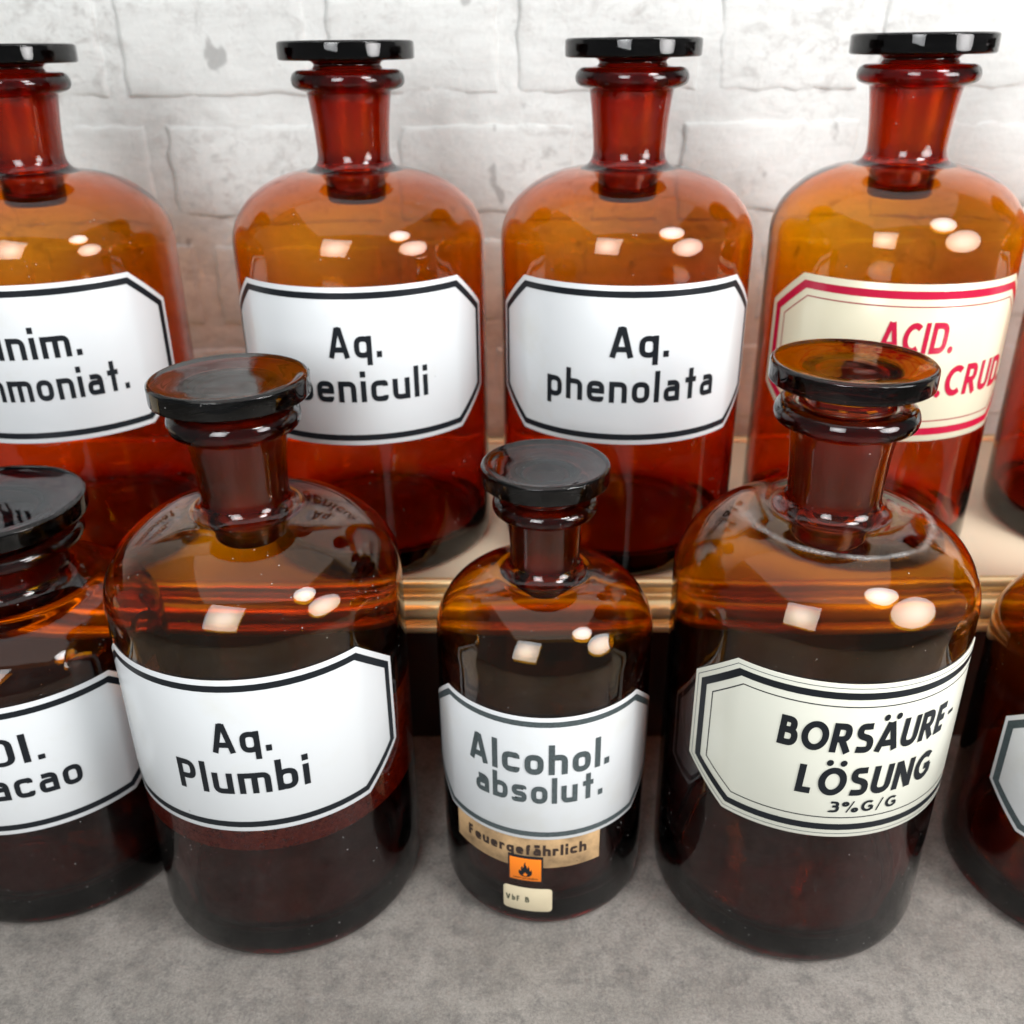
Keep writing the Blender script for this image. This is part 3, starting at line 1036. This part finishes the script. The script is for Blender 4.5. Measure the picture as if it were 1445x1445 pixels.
PL = dict(R=0.131, z0=0.368, h=0.080, rn0=0.0405, rn1=0.0435, l0=0.521, l1=0.5425, rl=0.0605, rs=0.0725, d0=0.5595, d1=0.5825, rp=0.0370, rp0=0.0338, plug=0.03, wall=0.0033)
b = bottle('apothecary_bottle', 'smallest front amber bottle, white label Alcohol. absolut. with orange flame sticker', FRONT, (0.0379, 0.9828, 0), PL, GLASS_FRONT)
lab = label_plate(b, PL, OCT_S, deg(PL, -4), 0.149, WHITE_EN, [(0.0050, 0.0125, GREY_PR, 'border')])
text_mesh('lettering', PL['R'], dT, [cap_run(PL, 'Alcohol.', -43, 33, 0.249, 0.0415, 0.195), cap_run(PL, 'absolut.', -39, 29.5, 0.206, 0.037, 0.195)], GREY_PR, lab)
R = PL['R']
# tan warning label, partly under the enamel plate
tan = plate('warning_label', R, [(deg(PL, -56), 0.106), (deg(PL, -20), 0.1015), (deg(PL, 29.5), 0.104), (deg(PL, 29.5), 0.160), (deg(PL, -56), 0.160)], 0.00005, 0.00016, TAN_PAPER, b, bev=0.00008)
text_mesh('lettering', R, 0.00040, [cap_run(PL, 'Feuergefährlich', -46.5, 21.5, 0.1225, 0.0165, 0.25, 0.16)], BROWN_INK, tan)
text_mesh('rule', R, 0.00040, [('-', deg(PL, -38), deg(PL, 27), 0.1065, 0.006, 0.12, 0, False, 0.0)], BROWN_INK, tan)
fl = plate('flame_sticker', R, [(deg(PL, -21), 0.0785), (deg(PL, -2), 0.0785), (deg(PL, -2), 0.1205), (deg(PL, -21), 0.1205)], 0.00055, 0.00075, BLACK_PR, b, bev=0.0001, n=10)
plate('orange_field', R, [(deg(PL, -20), 0.0805), (deg(PL, -3), 0.0805), (deg(PL, -3), 0.1165), (deg(PL, -20), 0.1165)], 0.00090, 0.00100, ORANGE_PR, fl, bev=0.00005, n=10)


def flame(parent):
    c = deg(PL, -11.5)
    zc = 0.0915
    # outline of the flame, units of its half width
    o = [(-0.15, -0.55), (-0.55, -0.45), (-0.88, -0.1), (-0.95, 0.35), (-0.80, 0.75), (-0.72, 0.45), (-0.58, 0.60), (-0.60, 1.10), (-0.40, 1.45), (-0.36, 1.05), (-0.22, 1.20),
         (-0.18, 1.75), (0.02, 2.25), (0.06, 1.65), (0.22, 1.35), (0.30, 1.00), (0.42, 1.25), (0.46, 1.55), (0.58, 1.15), (0.62, 0.70), (0.74, 0.55), (0.84, 0.90), (0.95, 0.40), (0.88, -0.1), (0.55, -0.45), (0.15, -0.55)]
    i = [(-0.12, -0.42), (-0.30, -0.30), (-0.46, -0.05), (-0.50, 0.15), (-0.42, 0.30), (-0.36, 0.12), (-0.30, 0.12), (-0.30, 0.35), (-0.22, 0.50), (-0.18, 0.25), (-0.12, 0.30),
         (-0.08, 0.55), (0.00, 0.80), (0.04, 0.50), (0.10, 0.30), (0.16, 0.25), (0.20, 0.38), (0.24, 0.50), (0.30, 0.35), (0.32, 0.12), (0.38, 0.15), (0.44, 0.30), (0.50, 0.12), (0.44, -0.08), (0.30, -0.30), (0.12, -0.42)]
    u = 0.0088
    for pts, m, d, nm in ((o, BLACK_PR, 0.00115, 'flame'), (i, ORANGE_PR, 0.00128, 'flame_heart')):
        q = u if nm == 'flame' else u * 0.62
        V = [on(R, d, c + x * q, zc + (y * q if nm == 'flame' else y * q - 0.0012)) for x, y in pts]
        n = len(V)
        F = [tuple(range(n))[::-1]]
        link(nm, V, F, m, parent, smooth=False)


flame(fl)
text_mesh('lettering', R, 0.00115, [cap_run(PL, 'Leicht entzündlich', -18, -5, 0.0832, 0.0024, 0.22, 0.2)], BLACK_PR, fl)


def rounded_rect(x0, x1, z0, z1, r):
    out = []
    for cx, cz, a in ((x1 - r, z0 + r, -90), (x1 - r, z1 - r, 0), (x0 + r, z1 - r, 90), (x0 + r, z0 + r, 180)):
        for k in range(4):
            t = math.radians(a + 30 * k)
            out.append((cx + r * math.cos(t), cz + r * math.sin(t)))
    return out


st = plate('ivory_sticker', R, rounded_rect(deg(PL, -24), deg(PL, 3), 0.0285, 0.067, 0.005), 0.0001, 0.0004, IVORY_PAPER, b, bev=0.0001, n=14)
text_mesh('lettering', R, 0.00065, [('V', deg(PL, -22.6), deg(PL, -19.9), 0.043, 0.009, 0.20, 0.1, True, 0.0),
                                    ('b', deg(PL, -19.0), deg(PL, -17.2), 0.043, 0.009, 0.22, 0.1, False, 0.0),
                                    ('F', deg(PL, -16.3), deg(PL, -14.6), 0.043, 0.009, 0.20, 0.1, False, 0.0),
                                    ('B', deg(PL, -11.6), deg(PL, -9.4), 0.043, 0.009, 0.20, 0.1, True, 0.0)], STAMP, st)

PB = dict(BIG)
for k, v in dict(R=0.169, z0=0.444, h=0.093, l0=0.634, l1=0.660, d0=0.6815, d1=0.7045, rn0=0.0505, rn1=0.0560, rl=0.0750, rs=0.0845, rp=0.0478, rp0=0.0430).items():
    PB[k] = v
b = bottle('apothecary_bottle', 'front amber bottle with ivory label BORSÄURE-LÖSUNG and a white residue ring', FRONT, (0.3566, 0.9575, 0), PB, GLASS_CHALK, cap=STOPPER_LIGHT)
lab = label_plate(b, PB, OCT, deg(PB, 7.5), 0.2125, IVORY_EN, [(0.0048, 0.0056, GREY_PR, 'outer_hairline'), (0.0105, 0.0190, BLACK_PR, 'border'), (0.0275, 0.0289, BLACK_PR, 'hairline')])
text_mesh('lettering', PB['R'], dT, [cap_run(PB, 'BORSÄURE-', -27, 45, 0.3305, 0.0385, 0.215, 0.10, True, 0.06), cap_run(PB, 'LÖSUNG', -18.5, 35.5, 0.272, 0.0385, 0.215, 0.10, True, 0.06),
                                     cap_run(PB, '3%G/G', -6, 20.5, 0.2485, 0.0155, 0.20, 0.14, True, 0.06)], BLACK_PR, lab)

PF = {k: v * 0.955 for k, v in BIG.items()}
for k, v in dict(R=0.1615, z0=0.343, h=0.088, l0=0.519, l1=0.545, d0=0.5555, d1=0.5765).items():
    PF[k] = v
b = bottle('apothecary_bottle', 'front amber bottle cut off at the right edge, blank part of its white label showing', FRONT, (0.748, 0.950, 0), PF, GLASS_FRONT)
label_plate(b, PF, OCT_S, deg(PF, -14), 0.138, WHITE_EN, [(0.0055, 0.0150, GREY_PR, 'border')])
